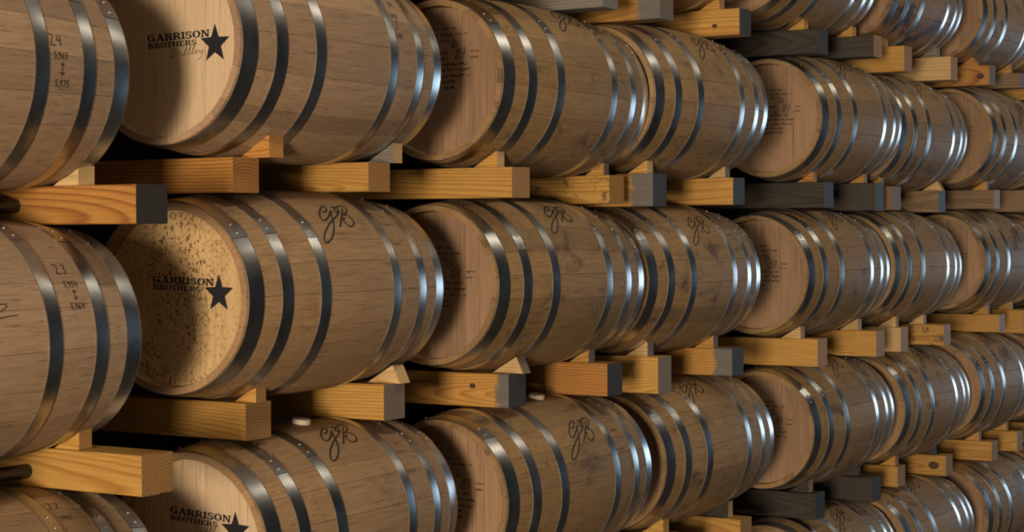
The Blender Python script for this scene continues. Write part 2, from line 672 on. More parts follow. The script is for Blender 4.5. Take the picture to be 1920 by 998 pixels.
def letter(c):
    if c == 'I':
        return _stem(0.24) + _serif(0.24, 0) + _serif(0.24, 0.87), 0.48
    if c == 'N':
        return (_stem(0.2, 0.15) + _stem(0.86, 0.15) + [[(0.08, 1), (0.36, 1), (0.98, 0), (0.72, 0)]]
                + _serif(0.2, 0, 0.4) + _serif(0.16, 0.87, 0.32) + _serif(0.86, 0.87, 0.4)), 1.06
    if c in 'RB':
        p = _stem(0.24) + _serif(0.24, 0, 0.46) + _serif(0.2, 0.87, 0.38)
        p += [[(0.24, 0.87), (0.56, 0.87), (0.56, 1), (0.24, 1)], [(0.24, 0.44), (0.56, 0.44), (0.56, 0.56), (0.24, 0.56)]]
        p += _arc(0.54, 0.72, 0.32, 0.28, -90, 90, 0.22, 0.13)
        if c == 'R':
            p += [[(0.46, 0.5), (0.7, 0.5), (1.0, 0.0), (0.72, 0.0)]]
            return p, 1.0
        p += [[(0.24, 0), (0.58, 0), (0.58, 0.13), (0.24, 0.13)]] + _arc(0.56, 0.28, 0.36, 0.28, -90, 90, 0.24, 0.13)
        return p, 1.0
    if c == 'A':
        return ([[(0.14, 0), (0.26, 0), (0.6, 1), (0.44, 1)], [(0.72, 0), (1.0, 0), (0.66, 1), (0.4, 1)], [(0.26, 0.28), (0.8, 0.28), (0.8, 0.4), (0.26, 0.4)]]
                + _serif(0.2, 0, 0.36) + _serif(0.86, 0, 0.4)), 1.08
    if c == 'G':
        return (_arc(0.5, 0.5, 0.48, 0.5, 50, 325, 0.25, 0.13, 20) + [[(0.68, 0.02), (0.92, 0.02), (0.92, 0.46), (0.68, 0.46)], [(0.5, 0.38), (1.0, 0.38), (1.0, 0.5), (0.5, 0.5)],
                [(0.76, 0.68), (0.88, 0.68), (0.88, 0.98), (0.76, 0.9)]]), 1.04
    if c == 'S':
        return (_arc(0.42, 0.72, 0.36, 0.28, 40, 270, 0.2, 0.14) + _arc(0.44, 0.28, 0.38, 0.30, -140, 90, 0.22, 0.15)
                + [[(0.66, 0.68), (0.76, 0.68), (0.76, 1.0), (0.66, 0.96)], [(0.06, 0.02), (0.16, 0.0), (0.16, 0.34), (0.06, 0.34)]]), 0.86
    if c == 'O':
        return _arc(0.5, 0.5, 0.48, 0.5, 0, 360, 0.25, 0.12, 24), 1.02
    if c == 'T':
        return (_stem(0.44) + _serif(0.44, 0, 0.5) + [[(0.02, 0.87), (0.86, 0.87), (0.86, 1), (0.02, 1)], [(0.02, 0.62), (0.12, 0.62), (0.12, 1), (0.02, 1)],
                [(0.76, 0.62), (0.86, 0.62), (0.86, 1), (0.76, 1)]]), 0.92
    if c == 'H':
        p = _stem(0.22) + _stem(0.8)
        for x in (0.22, 0.8):
            p += _serif(x, 0, 0.42) + _serif(x, 0.87, 0.42)
        return p + [[(0.22, 0.44), (0.8, 0.44), (0.8, 0.57), (0.22, 0.57)]], 1.06
    if c == 'E':
        return (_stem(0.24) + _serif(0.2, 0, 0.36) + _serif(0.2, 0.87, 0.36) + [[(0.2, 0), (0.84, 0), (0.84, 0.13), (0.2, 0.13)], [(0.2, 0.87), (0.8, 0.87), (0.8, 1), (0.2, 1)],
                [(0.2, 0.44), (0.6, 0.44), (0.6, 0.57), (0.2, 0.57)], [(0.74, 0), (0.84, 0), (0.84, 0.32), (0.74, 0.32)], [(0.7, 0.7), (0.8, 0.7), (0.8, 1), (0.7, 1)]]), 0.92
    raise KeyError(c)


def slab_text(s, x0, x1, y, h):
    adv = [letter(c) for c in s]
    tot = sum(a for _, a in adv)
    kx = (x1 - x0) / tot
    out, x = [], x0
    for p, a in adv:
        out += [[(x + px * kx, y + py * h) for px, py in q] for q in p]
        x += a * kx
    return out


def poly_mesh(name, polys, fn, mat):
    v, f = [], []
    for q in polys:
        b = len(v)
        v += [tuple(fn(*p)) for p in q]
        f.append(tuple(range(b, b + len(q))))
    return make_mesh(name, v, f, [mat])


MONO = [[(-0.023, 8.6), (-0.009, 8.9), (0.006, 10.6), (0.016, 13.0), (0.014, 14.4), (-0.007, 12.6), (-0.033, 9.1), (-0.052, 5.1), (-0.054, 2.1), (-0.038, 2.4), (-0.013, 5.1), (0.02, 9.7)],
        [(0.025, 10.3), (0.001, 5.4), (-0.01, 1.8), (-0.028, -3.0), (-0.06, -9.3), (-0.089, -12.6), (-0.102, -12.5), (-0.098, -9.7), (-0.069, -4.6), (-0.024, 0.7), (0.022, 5.1), (0.056, 8.9)],
        [(0.043, 13.6), (0.061, 13.5), (0.066, 11.9), (0.051, 9.4), (0.037, 8.6), (0.042, 10.6), (0.064, 13.2), (0.097, 15.3), (0.11, 14.0), (0.104, 11.0), (0.082, 7.9), (0.061, 6.6), (0.079, 5.9),
         (0.085, 3.4), (0.08, 0.1), (0.061, -2.4), (0.044, -2.3), (0.037, -0.1), (0.043, 2.6), (0.053, 3.8)],
        [(0.089, 11.9), (0.047, 5.0), (0.001, -2.7)]]

# ------------------------------------------------------------------ the stack: measured places
# beams: centre X, front end Y, top Z under tier a (0), b (1), c (2), d (3), e (4)
BEAM = {
    'A1R': (3.090, -0.118, 0.0927), 'B1L': (3.636, 0.072, 0.186), 'B1R': (4.170, 0.049, 0.185), 'C1L': (4.731, -0.060, 0.186), 'C1R': (5.461, 0.018, 0.167),
    'D1L': (5.667, -0.035, 0.181), 'D1R': (6.319, -0.024, 0.178), 'E1L': (7.219, -0.007, 0.174), 'E1R': (7.802, -0.003, 0.188), 'F1L': (8.046, 0.009, 0.165),
    'F1R': (8.752, 0.045, 0.156), 'G1L': (9.472, 0.003, 0.178),
    'A2R': (3.080, -0.136, -0.486), 'B2L': (3.709, 0.099, -0.435), 'B2R': (4.252, 0.062, -0.430), 'C2L': (4.864, 0.039, -0.438), 'C2R': (5.361, -0.027, -0.442),
    'D2L': (5.803, 0.019, -0.451), 'D2R': (6.329, -0.013, -0.455), 'E2L': (7.145, -0.008, -0.459), 'E2R': (7.767, -0.019, -0.455), 'F2L': (8.212, 0.035, -0.458),
    'F2R': (8.607, -0.030, -0.470), 'G2L': (9.542, -0.001, -0.462),
    'C0R': (5.300, -0.050, 0.775), 'D0L': (5.694, -0.050, 0.802), 'D0R': (6.327, -0.048, 0.798), 'E0L': (7.121, -0.024, 0.794), 'E0R': (7.653, -0.053, 0.802),
    'F0L': (8.063, -0.038, 0.797), 'F0R': (8.728, -0.024, 0.796), 'G0L': (9.273, -0.037, 0.797),
    'D3R': (6.424, 0.000, -1.093), 'E3L': (7.200, 0.026, -1.094), 'E3R': (7.768, -0.001, -1.093), 'F3L': (8.222, 0.054, -1.103), 'F3R': (8.759, 0.012, -1.110),
    'G3L': (9.363, -0.020, -1.095),
}
BARREL = {
    'A1': (2.650, 0.204, 0.353), 'A2': (2.685, 0.204, -0.245), 'A3': (2.755, 0.206, -0.843),
    'B1': (3.885, 0.186, 0.437), 'B2': (3.946, 0.223, -0.174), 'B3': (4.003, 0.218, -0.798),
    'C1': (5.089, 0.184, 0.429), 'C2': (5.080, 0.198, -0.183), 'C3': (5.105, 0.183, -0.815),
    'D1': (6.010, 0.165, 0.438), 'D2': (6.062, 0.221, -0.185), 'D3': (6.223, 0.237, -0.827),
    'E0': (7.223, 0.198, 1.064), 'E1': (7.508, 0.194, 0.443), 'E2': (7.446, 0.229, -0.200), 'E3': (7.480, 0.220, -0.837), 'E4': (7.500, 0.204, -1.454),
    'F0': (8.353, 0.200, 1.061), 'F1': (8.440, 0.208, 0.433), 'F2': (8.408, 0.226, -0.201), 'F3': (8.520, 0.221, -0.837), 'F4': (8.450, 0.175, -1.470),
    'G0': (9.560, 0.200, 1.060), 'G1': (9.703, 0.195, 0.446), 'G2': (9.673, 0.222, -0.193), 'G3': (9.530, 0.203, -0.829), 'G4': (9.590, 0.182, -1.470),
    # tiers that continue above and below the picture
    'A0': (2.68, 0.20, 0.97), 'B0': (3.90, 0.20, 1.06), 'C0': (5.00, 0.20, 1.05), 'D0': (6.05, 0.20, 1.06),
    'H0': (10.55, 0.20, 1.06), 'H1': (10.68, 0.20, 0.43), 'H2': (10.62, 0.20, -0.20), 'H3': (10.60, 0.20, -0.83), 'H4': (10.62, 0.20, -1.46),
    'I0': (11.72, 0.20, 1.06), 'I1': (11.80, 0.20, 0.43), 'I2': (11.75, 0.20, -0.20), 'I3': (11.78, 0.20, -0.83), 'I4': (11.74, 0.20, -1.46),
    'J0': (12.70, 0.20, 1.06), 'J1': (12.76, 0.20, 0.43), 'J2': (12.72, 0.20, -0.20), 'J3': (12.74, 0.20, -0.83), 'J4': (12.72, 0.20, -1.46),
    'A4': (2.68, 0.20, -1.46), 'B4': (3.95, 0.20, -1.44), 'C4': (5.08, 0.20, -1.45), 'D4': (6.14, 0.20, -1.45),
}
SEEN = set(BEAM)          # beams whose height can be read in the photograph
ROWZ = [0.797, 0.168, -0.460, -1.095, FLOOR_Z + 0.1]
AROWZ = [0.715, 0.088, -0.508, -1.105, FLOOR_Z + 0.1]
for c in 'ABCDEFGHIJ':
    for r in range(5):
        for s, dx in (('L', -0.29), ('R', 0.29)):
            k = '%s%d%s' % (c, r, s)
            if k not in BEAM:
                z = (AROWZ if c == 'A' else ROWZ)[r]
                x = BARREL['%s%d' % (c, r)][0] + dx
                o = BEAM.get('%s%d%s' % (c, r, 'R' if s == 'L' else 'L'))
                BEAM[k] = (x, 0.0 if o is None else o[1] * 0.5, z if o is None else o[2])

# let every barrel rest on its two beams: highest point of staves and hoops over the width of the beam
HOOP_SPANS = [(-0.450, -0.400), (-0.335, -0.295), (-0.187, -0.148), (0.148, 0.187), (0.295, 0.335), (0.400, 0.450)]
PRESS = 0.0012              # how far wood presses into wood


def skin(x):
    if abs(x) > HL:
        return 0.0
    return rad(x) + (0.0029 if any(a <= x <= b for a, b in HOOP_SPANS) else 0.0)


def contact(n, k, up):
    """height of the lowest (up=-1) or highest (up=1) barrel line over the beam's width"""
    X, Y, zc, sl = POSE[n]
    zs = []
    for t in range(51):
        x = BEAM[k][0] - 0.05 + 0.1 * t / 50
        if abs(x - X) <= HL:
            zs.append(zc + sl * (x - X) + up * skin(x - X))
    if not zs:
        return None
    return max(zs) if up > 0 else min(zs)


BEAMZ = {k: v[2] for k, v in BEAM.items()}
POSE = {}
for n, (X, Y, Z) in BARREL.items():
    cons = []
    for s in 'LR':
        k = n + s
        dx = BEAM[k][0] - X
        cr = max(skin(dx - 0.05 + 0.1 * t / 50) for t in range(51))
        want = Z - cr
        zt = BEAM[k][2]
        if n[1] == '4':
            pass
        elif k not in SEEN:
            zt = want
        else:
            zt = zt + 0.5 * max(-0.016, min(0.016, want - zt))
        cons.append((dx, zt + cr - PRESS))
    (x0, z0), (x1, z1) = cons
    sl = (z1 - z0) / (x1 - x0)
    sl = max(-0.035, min(0.035, sl))
    zc = 0.5 * (z0 - sl * x0 + z1 - sl * x1)
    POSE[n] = (X, Y, zc, sl)
    for s in 'LR':
        BEAMZ[n + s] = contact(n, n + s, -1) + PRESS

ORD = ['', 'first', 'second', 'third', 'fourth', 'fifth', 'sixth', 'seventh', 'eighth', 'ninth']
TIER = {'1': 'Z4', '2': 'Z3', '3': 'Z2'}


def who(n, short=False):
    """how to find a barrel"""
    c, r = n
    i = 'ABCDEFGHIJ'.index(c)
    if r in '123':
        if i == 0:
            return 'the %s barrel' % TIER[r]
        return 'the %s barrel after the %s barrel' % (ORD[i], TIER[r])
    up = '1' if r == '0' else '3'
    word = 'above' if r == '0' else 'below'
    if i == 0:
        return 'the barrel %s the %s barrel' % (word, TIER[up])
    return 'the barrel %s the %s after the %s' % (word, ORD[i], TIER[up])


LOOK = {
    'A1': 'pale oak barrel hand-marked Z4 with numbers between its steel hoops',
    'A2': 'pale oak barrel hand-marked Z3 with numbers between its steel hoops',
    'A3': 'oak barrel hand-marked Z2 with numbers, under a laminated pine beam',
    'B1': 'oak barrel with clean pale head stamped with a black star and lettering',
    'B2': 'oak barrel with star-stamped head speckled all over with brown spots',
    'B3': 'star-stamped pale-headed oak barrel below the speckled-head barrel',
}
HAND = set('CEG')      # columns with a handwritten head
MONOGRAM = {'B2': (-0.022, 41.6), 'B3': (-0.006, 56.1), 'C1': (0.034, 51.4), 'C2': (-0.012, 46.8), 'C3': (0.0, 32.5), 'D1': (0.012, 44.0), 'D2': (-0.011, 37.7),
            'D3': (-0.079, 53.6), 'E1': (-0.048, 51.2), 'E2': (0.013, 52.7), 'E3': (0.009, 57.3), 'F1': (-0.05, 47.9), 'F2': (-0.04, 50.7), 'F3': (-0.02, 51.7),
            'G0': (0.03, 36.0), 'G1': (0.018, 27.2), 'G2': (0.042, 24.0), 'G3': (-0.02, 30.0), 'E4': (-0.033, 51.6), 'F4': (-0.08, 62.8), 'G4': (0.06, 26.0)}


def mono_mesh(x0, p0, wd):
    polys = []
    for st in MONO:
        pts = [(x0 + x, math.radians(p0 + p) * RB) for x, p in smooth(st, 4)]
        polys += ribbon(pts, wd)
    return poly_mesh('monogram', polys, lambda x, t: surf(x, t / RB, 0.0006), INK)


def on_side(polys):
    return lambda x, t: surf(x, t / RB, 0.0006)


def side_marks(n, part):
    """hand-written lot numbers between the last bilge hoop and the quarter hoop"""
    P = []
    d = math.radians
    C = []
    if n == 'A1':
        C += hand_text('Z4', 0.192, d(8.6) * RB, 0.024, 0.0024)
        P += hand_text('5,965', 0.203, d(2.7) * RB, 0.0145, 0.0019)
        P += arrow(0.229, d(0.8) * RB, d(-4.6) * RB, 0.0019)
        P += hand_text('5,975', 0.208, d(-10.0) * RB, 0.0145, 0.0019)
    elif n == 'A2':
        C += hand_text('Z3', 0.214, d(33.5) * RB, 0.025, 0.0024, 0.12)
        P += hand_text('5,954', 0.224, d(26.3) * RB, 0.0145, 0.0019, 0.12)
        P += arrow(0.250, d(24.8) * RB, d(20.2) * RB, 0.0019)
        P += hand_text('5,964', 0.226, d(15.4) * RB, 0.0145, 0.0019, 0.12)
        C += ribbon([(-0.03, d(19.4) * RB), (0.038, d(19.4) * RB), (0.044, d(18.4) * RB), (0.0, d(13.8) * RB)], 0.002)
        C += ribbon([(-0.02, d(11.6) * RB), (0.0, d(12.6) * RB), (0.036, d(13.8) * RB), (0.066, d(14.1) * RB)], 0.002)
    elif n == 'A3':
        C += hand_text('Z2', 0.20, d(59.5) * RB, 0.022, 0.0022, 0.3)
        P += hand_text('5943', 0.205, d(51.0) * RB, 0.013, 0.0018, 0.25)
    elif n == 'B1':
        C += hand_text('Y4', 0.219, d(34.5) * RB, 0.020, 0.0020, 0.25)
        P += hand_text('6293', 0.198, d(26.4) * RB, 0.014, 0.0018, 0.25)
        P += arrow(0.218, d(24.8) * RB, d(18.9) * RB, 0.0018, -0.006)
        P += hand_text('6303', 0.193, d(13.8) * RB, 0.014, 0.0018, 0.2)
    else:
        rr = random.Random(sum(map(ord, n)))
        p0 = {'B': 49, 'C': 42, 'D': 42}.get(n[0], 42) - (14 if n == 'C1' else 0)
        C += scribble(rr, 0.222, d(p0) * RB, 0.03, 0.016, 0.0013)
        P += scribble(rr, 0.205, d(p0 - 7) * RB, 0.05, 0.012, 0.0013)
        P += ribbon([(0.228, d(p0 - 9) * RB), (0.224, d(p0 - 16) * RB)], 0.0011)
        P += scribble(rr, 0.200, d(p0 - 21) * RB, 0.05, 0.012, 0.0013)
    return C if part else P


HEADX = -(HL - INSET) - 0.0006


def on_head(u, v):
    """u towards the aisle, v up, on the lettered head"""
    return (HEADX, -u, v)


def stamp(t, dx, dz, rot, ink, zoff):
    c, s = math.cos(rot), math.sin(rot)

    def tr(polys):
        return [[(dx + x * c - y * s, dz + x * s + y * c) for x, y in q] for q in polys]
    st = []
    for k in range(10):
        a = math.radians(90 + 36 * k)
        R = 0.049 if k % 2 == 0 else 0.0205
        st.append((R * math.cos(a) * 0.93, R * math.sin(a)))
    star = [[(0, 0), st[k], st[(k + 1) % 10]] for k in range(10)]
    o = mesh_obj('star_stamp', poly_mesh('star_stamp', [[(dx + x, dz + y) for x, y in q] for q in star], on_head, ink), t)
    o.location = (0, 0, zoff)
    o['label'] = 'black five-pointed star stamped on the head'
    txt = slab_text('GARRISON', -0.207, -0.015, 0.0185, 0.0172) + slab_text('BROTHERS', -0.205, -0.055, 0.0015, 0.0132)
    o = mesh_obj('stamped_lettering', poly_mesh('stamped_lettering', tr(txt), on_head, ink), t)
    o.location = (0, 0, zoff)
    o['label'] = 'black slab-serif stamped lettering in two lines'
    sc = []
    A = lambda pts: ribbon(smooth([(x * 0.001, y * 0.001) for x, y in pts], 3), 0.0011)
    sc += A([(-132, -8), (-122, -4), (-112, -7), (-112, -15), (-124, -22), (-136, -24), (-128, -20), (-120, -12), (-118, -6)])
    sc += A([(-108, -20), (-104, -14), (-104, -20), (-99, -21)])
    sc += A([(-100, -24), (-93, -16), (-86, -3), (-84, -4), (-90, -14), (-92, -21), (-87, -22)])
    sc += A([(-84, -20), (-78, -12), (-72, -1), (-75, -4), (-80, -15), (-77, -21), (-72, -18)])
    sc += A([(-72, -18), (-66, -10), (-61, 0), (-64, -3), (-69, -14), (-66, -20), (-61, -17)])
    sc += A([(-61, -17), (-56, -13), (-59, -12), (-59, -19), (-53, -17), (-51, -12), (-48, -14), (-47, -18)])
    sc += A([(-44, -12), (-44, -18), (-38, -16), (-36, -11), (-39, -22), (-48, -34), (-50, -32)])
    o = mesh_obj('script_signature', poly_mesh('script_signature', tr(sc), on_head, MARKER), t)
    o.location = (0, 0, zoff)
    o['label'] = 'thin cursive word written under the stamped lettering'


def head_writing(n):
    rr = random.Random(sum(map(ord, n)) * 3)
    P = []
    z0 = {'C1': 0.150, 'C2': 0.108, 'C3': 0.120}.get(n, 0.112)
    u1 = 0.075
    rows = [(0, -0.05, 0.06), (1, -0.09, 0.10), (2, -0.06, 0.06), (4, -0.10, 0.03), (5, -0.10, 0.03), (6, -0.06, 0.10), (7, -0.06, 0.11), (8, -0.08, 0.11), (9, -0.04, 0.06), (10, -0.03, 0.06)]
    for k, a, b in rows:
        x = a
        z = z0 - 0.0175 * k
        while x < b - 0.01:
            wl = min(rr.uniform(0.02, 0.055), b - x)
            P += scribble(rr, x, z, wl, 0.011, 0.0022)
            x += wl + 0.008
    P += hand_text('2.0', 0.040, z0 - 0.0175 * 3, 0.014, 0.0024, 0.1)
    P += hand_text('65.5', 0.060, z0 - 0.0175 * 4, 0.014, 0.0022, 0.15)
    P += hand_text('65.7', 0.055, z0 - 0.0175 * 5, 0.014, 0.0022, 0.15)
    P += scribble(rr, 0.112, z0 - 0.0175 * 4, 0.03, 0.008, 0.0018)
    P += scribble(rr, 0.108, z0 - 0.0175 * 5, 0.03, 0.008, 0.0018)
    return P


def build_barrel(n):
    X, Y, zc, sl = POSE[n]
    c, r = n
    i = 'ABCDEFGHIJ'.index(c)
    rr = random.Random(sum(map(ord, n)) * 13 + i)
    t = empty('oak_barrel', (X, Y, zc - RB))
    yaw = {'A': -0.02, 'B': 0.0417}.get(c, 0.0)
    t.rotation_euler = (0, -math.atan(sl), yaw)
    if c in 'AB':
        t.scale = (0.99, 1.015, 1.0)
    stv = OAK_NEW if n in ('A1', 'A2', 'B1', 'A0', 'B0') else OAK_AMBER if n in ('A3', 'B2', 'B3', 'A4') else OAK_LEAK if n == 'F0' else OAK_AGED
    hd = HEAD_SPECK if n == 'B2' else HEAD_NEW if c in 'AB' else HEAD_AGED
    spin = rr.uniform(0, 2 * math.pi)
    for me in staves_for(rr.randrange(2), stv):
        o = mesh_obj('stave', me, t)
        o.location = (0, 0, RB)
        o.rotation_euler = (spin, 0, 0)
    for side in (-1, 1):
        for me in heads_for(rr.randrange(3), side, hd):
            o = mesh_obj('head_board', me, t)
            o.location = (0, 0, RB)
    lap = math.radians(rr.uniform(28, 55))
    for k, me in enumerate(HOOPS):
        o = mesh_obj('hoop', me, t)
        o.location = (0, 0, RB)
        a = lap + rr.uniform(-0.1, 0.1) + (math.pi if rr.random() < 0.25 else 0)
        o.rotation_euler = (-a, 0, 0)
        xm = sum(HOOP_X[k]) / 2
        for q in (0.06, 0.18):
            rv = mesh_obj('rivet', RIVETM, o)
            p = surf(xm, q, 0.0040)
            rv.location = p
            rv.rotation_euler = Vector((0, -math.cos(q), math.sin(q))).to_track_quat('Z', 'X').to_euler()
        if r in '123' and c in 'ABCDE' and k in (0, 1, 4, 5):
            xe = HOOP_X[k][1] if k < 3 else HOOP_X[k][0]
            for q in (1.00, 1.24, 1.90):
                nl = mesh_obj('nail', NAILM, o)
                q2 = q - a + rr.uniform(-0.05, 0.05)
                nl.location = surf(xe + (0.002 if k < 3 else -0.002), q2, 0.0)
                nl.rotation_euler = Vector((0, -math.cos(q2), math.sin(q2))).to_track_quat('Z', 'X').to_euler()
    if n in MONOGRAM:
        x0, p0 = MONOGRAM[n]
        o = mesh_obj('monogram', mono_mesh(x0 + 0.005, p0 + 1, 0.0052), t)
        o.location = (0, 0, RB)
        o['label'] = 'looping black cursive initials painted on the staves'
    if r in '123' and c in 'ABCDE':
        for q, nm_ in ((0, 'handwritten_numbers'), (1, 'handwritten_code')):
            P = side_marks(n, q)
            o = mesh_obj(nm_, poly_mesh(nm_, P, lambda x, q_: surf(x, q_ / RB, 0.0006), MARKER if n in ('A1', 'A2', 'A3', 'B1') else FADED), t)
            o.location = (0, 0, RB)
    if n in ('B1', 'B2', 'B3'):
        dx, dz, rot = {'B1': (0.141, 0.001, 0.02), 'B2': (0.132, 0.012, -0.035), 'B3': (0.125, 0.047, -0.06)}[n]
        stamp(t, dx, dz, rot, INK, RB)
    elif c in HAND and r in '123':
        o = mesh_obj('handwritten_notes', poly_mesh('handwritten_notes', head_writing(n), on_head, MARKER), t)
        o.location = (0, 0, RB)
        o['label'] = 'lines of dark handwriting on the head'
    if n in ('B3', 'C3'):
        v, f = [], []
        for z, q in ((-0.01, 0.026), (0.010, 0.026), (0.013, 0.023)):
            for j in range(16):
                a = 2 * math.pi * j / 16
                v.append((q * math.cos(a), q * math.sin(a), z))
        for k in range(2):
            for j in range(16):
                f.append((k * 16 + j, k * 16 + (j + 1) % 16, (k + 1) * 16 + (j + 1) % 16, (k + 1) * 16 + j))
        f.append(tuple(32 + j for j in range(16)))
        o = mesh_obj('bung', make_mesh('bung', v, f, [BUNG], 40), t)
        phi = math.radians(84 if n == 'B3' else 80)
        xb = -0.007 if n == 'B3' else 0.031
        o.location = surf(xb, phi, 0) + Vector((0, 0, RB))
        o.rotation_euler = (math.pi / 2 - phi, 0, 0)
        o['label'] = 'pale round bung in the top stave'
    if n in LOOK:
        lab = LOOK[n]
    else:
        hand = 'oak barrel with handwritten head, ' if (c in HAND and r in '123') else 'leak-stained oak barrel, ' if n == 'F0' else 'aged oak barrel, '
        lab = hand + who(n).replace('the barrel ', '', 1) if r in '04' else hand + who(n).replace('the ', '', 1)
    tag(t, lab, 'barrel', 'oak barrels stacked in tiers')
    return t


for n in BARREL:
    build_barrel(n)

# ------------------------------------------------------------------ beams
SIDE = {
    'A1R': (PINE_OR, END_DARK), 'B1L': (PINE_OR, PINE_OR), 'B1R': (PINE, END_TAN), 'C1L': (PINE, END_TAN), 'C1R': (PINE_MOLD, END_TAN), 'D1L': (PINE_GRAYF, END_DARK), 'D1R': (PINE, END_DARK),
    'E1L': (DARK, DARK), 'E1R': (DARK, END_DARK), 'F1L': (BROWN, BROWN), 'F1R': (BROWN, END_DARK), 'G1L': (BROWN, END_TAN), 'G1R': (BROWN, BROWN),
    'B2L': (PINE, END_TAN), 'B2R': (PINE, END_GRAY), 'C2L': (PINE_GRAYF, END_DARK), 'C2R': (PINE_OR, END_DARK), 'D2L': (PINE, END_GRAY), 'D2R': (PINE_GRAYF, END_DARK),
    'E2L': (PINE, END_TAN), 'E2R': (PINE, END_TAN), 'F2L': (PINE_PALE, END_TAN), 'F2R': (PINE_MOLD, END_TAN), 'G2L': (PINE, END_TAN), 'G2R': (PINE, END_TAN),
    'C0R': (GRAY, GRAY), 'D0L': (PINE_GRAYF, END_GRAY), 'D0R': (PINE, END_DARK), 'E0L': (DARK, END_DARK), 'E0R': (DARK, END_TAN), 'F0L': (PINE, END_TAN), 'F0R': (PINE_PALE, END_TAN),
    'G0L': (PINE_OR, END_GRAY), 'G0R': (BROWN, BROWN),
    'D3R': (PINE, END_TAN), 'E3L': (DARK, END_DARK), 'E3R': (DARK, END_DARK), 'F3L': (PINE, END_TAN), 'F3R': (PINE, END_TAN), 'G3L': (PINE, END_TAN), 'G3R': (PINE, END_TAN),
}
WORD = {'pine_yellow': 'yellow pine', 'pine_orange': 'orange pine', 'pine_pale': 'pale pine', 'pine_mould_spotted': 'mould-spotted pine', 'pine_grey_at_the_end': 'grey-tipped pine',
        'pine_brown_weathered': 'brown weathered', 'pine_grey_weathered': 'grey weathered', 'pine_dark_weathered': 'dark weathered'}
KNOTS = {'D0R': (0.10, -0.012, 0.008), 'G0L': (0.045, -0.005, 0.014), 'F3R': (0.06, 0.0, 0.019), 'C2L': (0.13, 0.012, 0.008)}
BACK = 0.6


def beam_mesh(x0, x1, y0, y1, z0, z1, mside, mend, bev=0.003):
    """a sawn timber with eased long edges; slot 1 is the end grain"""
    b = bev
    sec = [(x0 + b, z0), (x1 - b, z0), (x1, z0 + b), (x1, z1 - b), (x1 - b, z1), (x0 + b, z1), (x0, z1 - b), (x0, z0 + b)]
    v = [(x, y0, z) for x, z in sec] + [(x, y1, z) for x, z in sec]
    n = 8
    f = [tuple(range(n)), tuple(range(2 * n - 1, n - 1, -1))]
    f += [(i, i + n, (i + 1) % n + n, (i + 1) % n) for i in range(n)]
    return make_mesh('beam', v, f, [mside, mend], None, [1, 1] + [0] * n)


def flat_disc(name, ry, rz, mat, parent, loc):
    v, f = [], []
    for k in range(14):
        a = 2 * math.pi * k / 14
        v.append((0, ry * math.cos(a), rz * math.sin(a)))
    f.append(tuple(range(13, -1, -1)))
    o = mesh_obj(name, make_mesh(name, v, f, [mat]), parent)
    o.location = loc
    return o


W2 = 0.05
for k in BEAM:
    c, r, s = k
    X, Y0, _ = BEAM[k]
    zt = BEAMZ[k]
    zb = zt - (0.09 if c == 'A' else 0.1)
    if r != '4':
        top = contact(c + str(int(r) + 1), k, 1)
        if top is not None and zb - top < 0.045:
            zb = top - PRESS
    else:
        zb = FLOOR_Z
    ms, me_ = SIDE.get(k, (PINE, END_TAN))
    h = zt - zb
    lab = '%s beam, %s under %s' % (WORD[ms.name], 'first' if s == 'L' else 'second', who(c + r))
    L = BACK - Y0
    base = (X, Y0 + L / 2, zb)
    if k == 'A2R':
        t = empty('support_timber', base)
        m1 = beam_mesh(-W2, 0.008, -L / 2, L / 2, 0, h, PINE, END_TAN, 0.002)
        o = mesh_obj('plank', m1, t)
        m2 = beam_mesh(0.009, W2, -L / 2, L / 2, 0.002, h, PINE, END_TAN, 0.002)
        o = mesh_obj('plank', m2, t)
        lab = 'pine beam laminated from two planks, second under the Z3 barrel'
    else:
        t = mesh_obj('support_timber', beam_mesh(-W2, W2, -L / 2, L / 2, 0, h, ms, me_), None)
        t.location = base
        if k in KNOTS:
            dy, dz, q = KNOTS[k]
            o = flat_disc('knot', q * 1.4, q, KNOT, t, (-W2 - 0.0006, -L / 2 + dy, h / 2 + dz))
            o['label'] = 'dark brown knot'
    tag(t, lab, 'beam', 'timber beams between the barrel tiers')

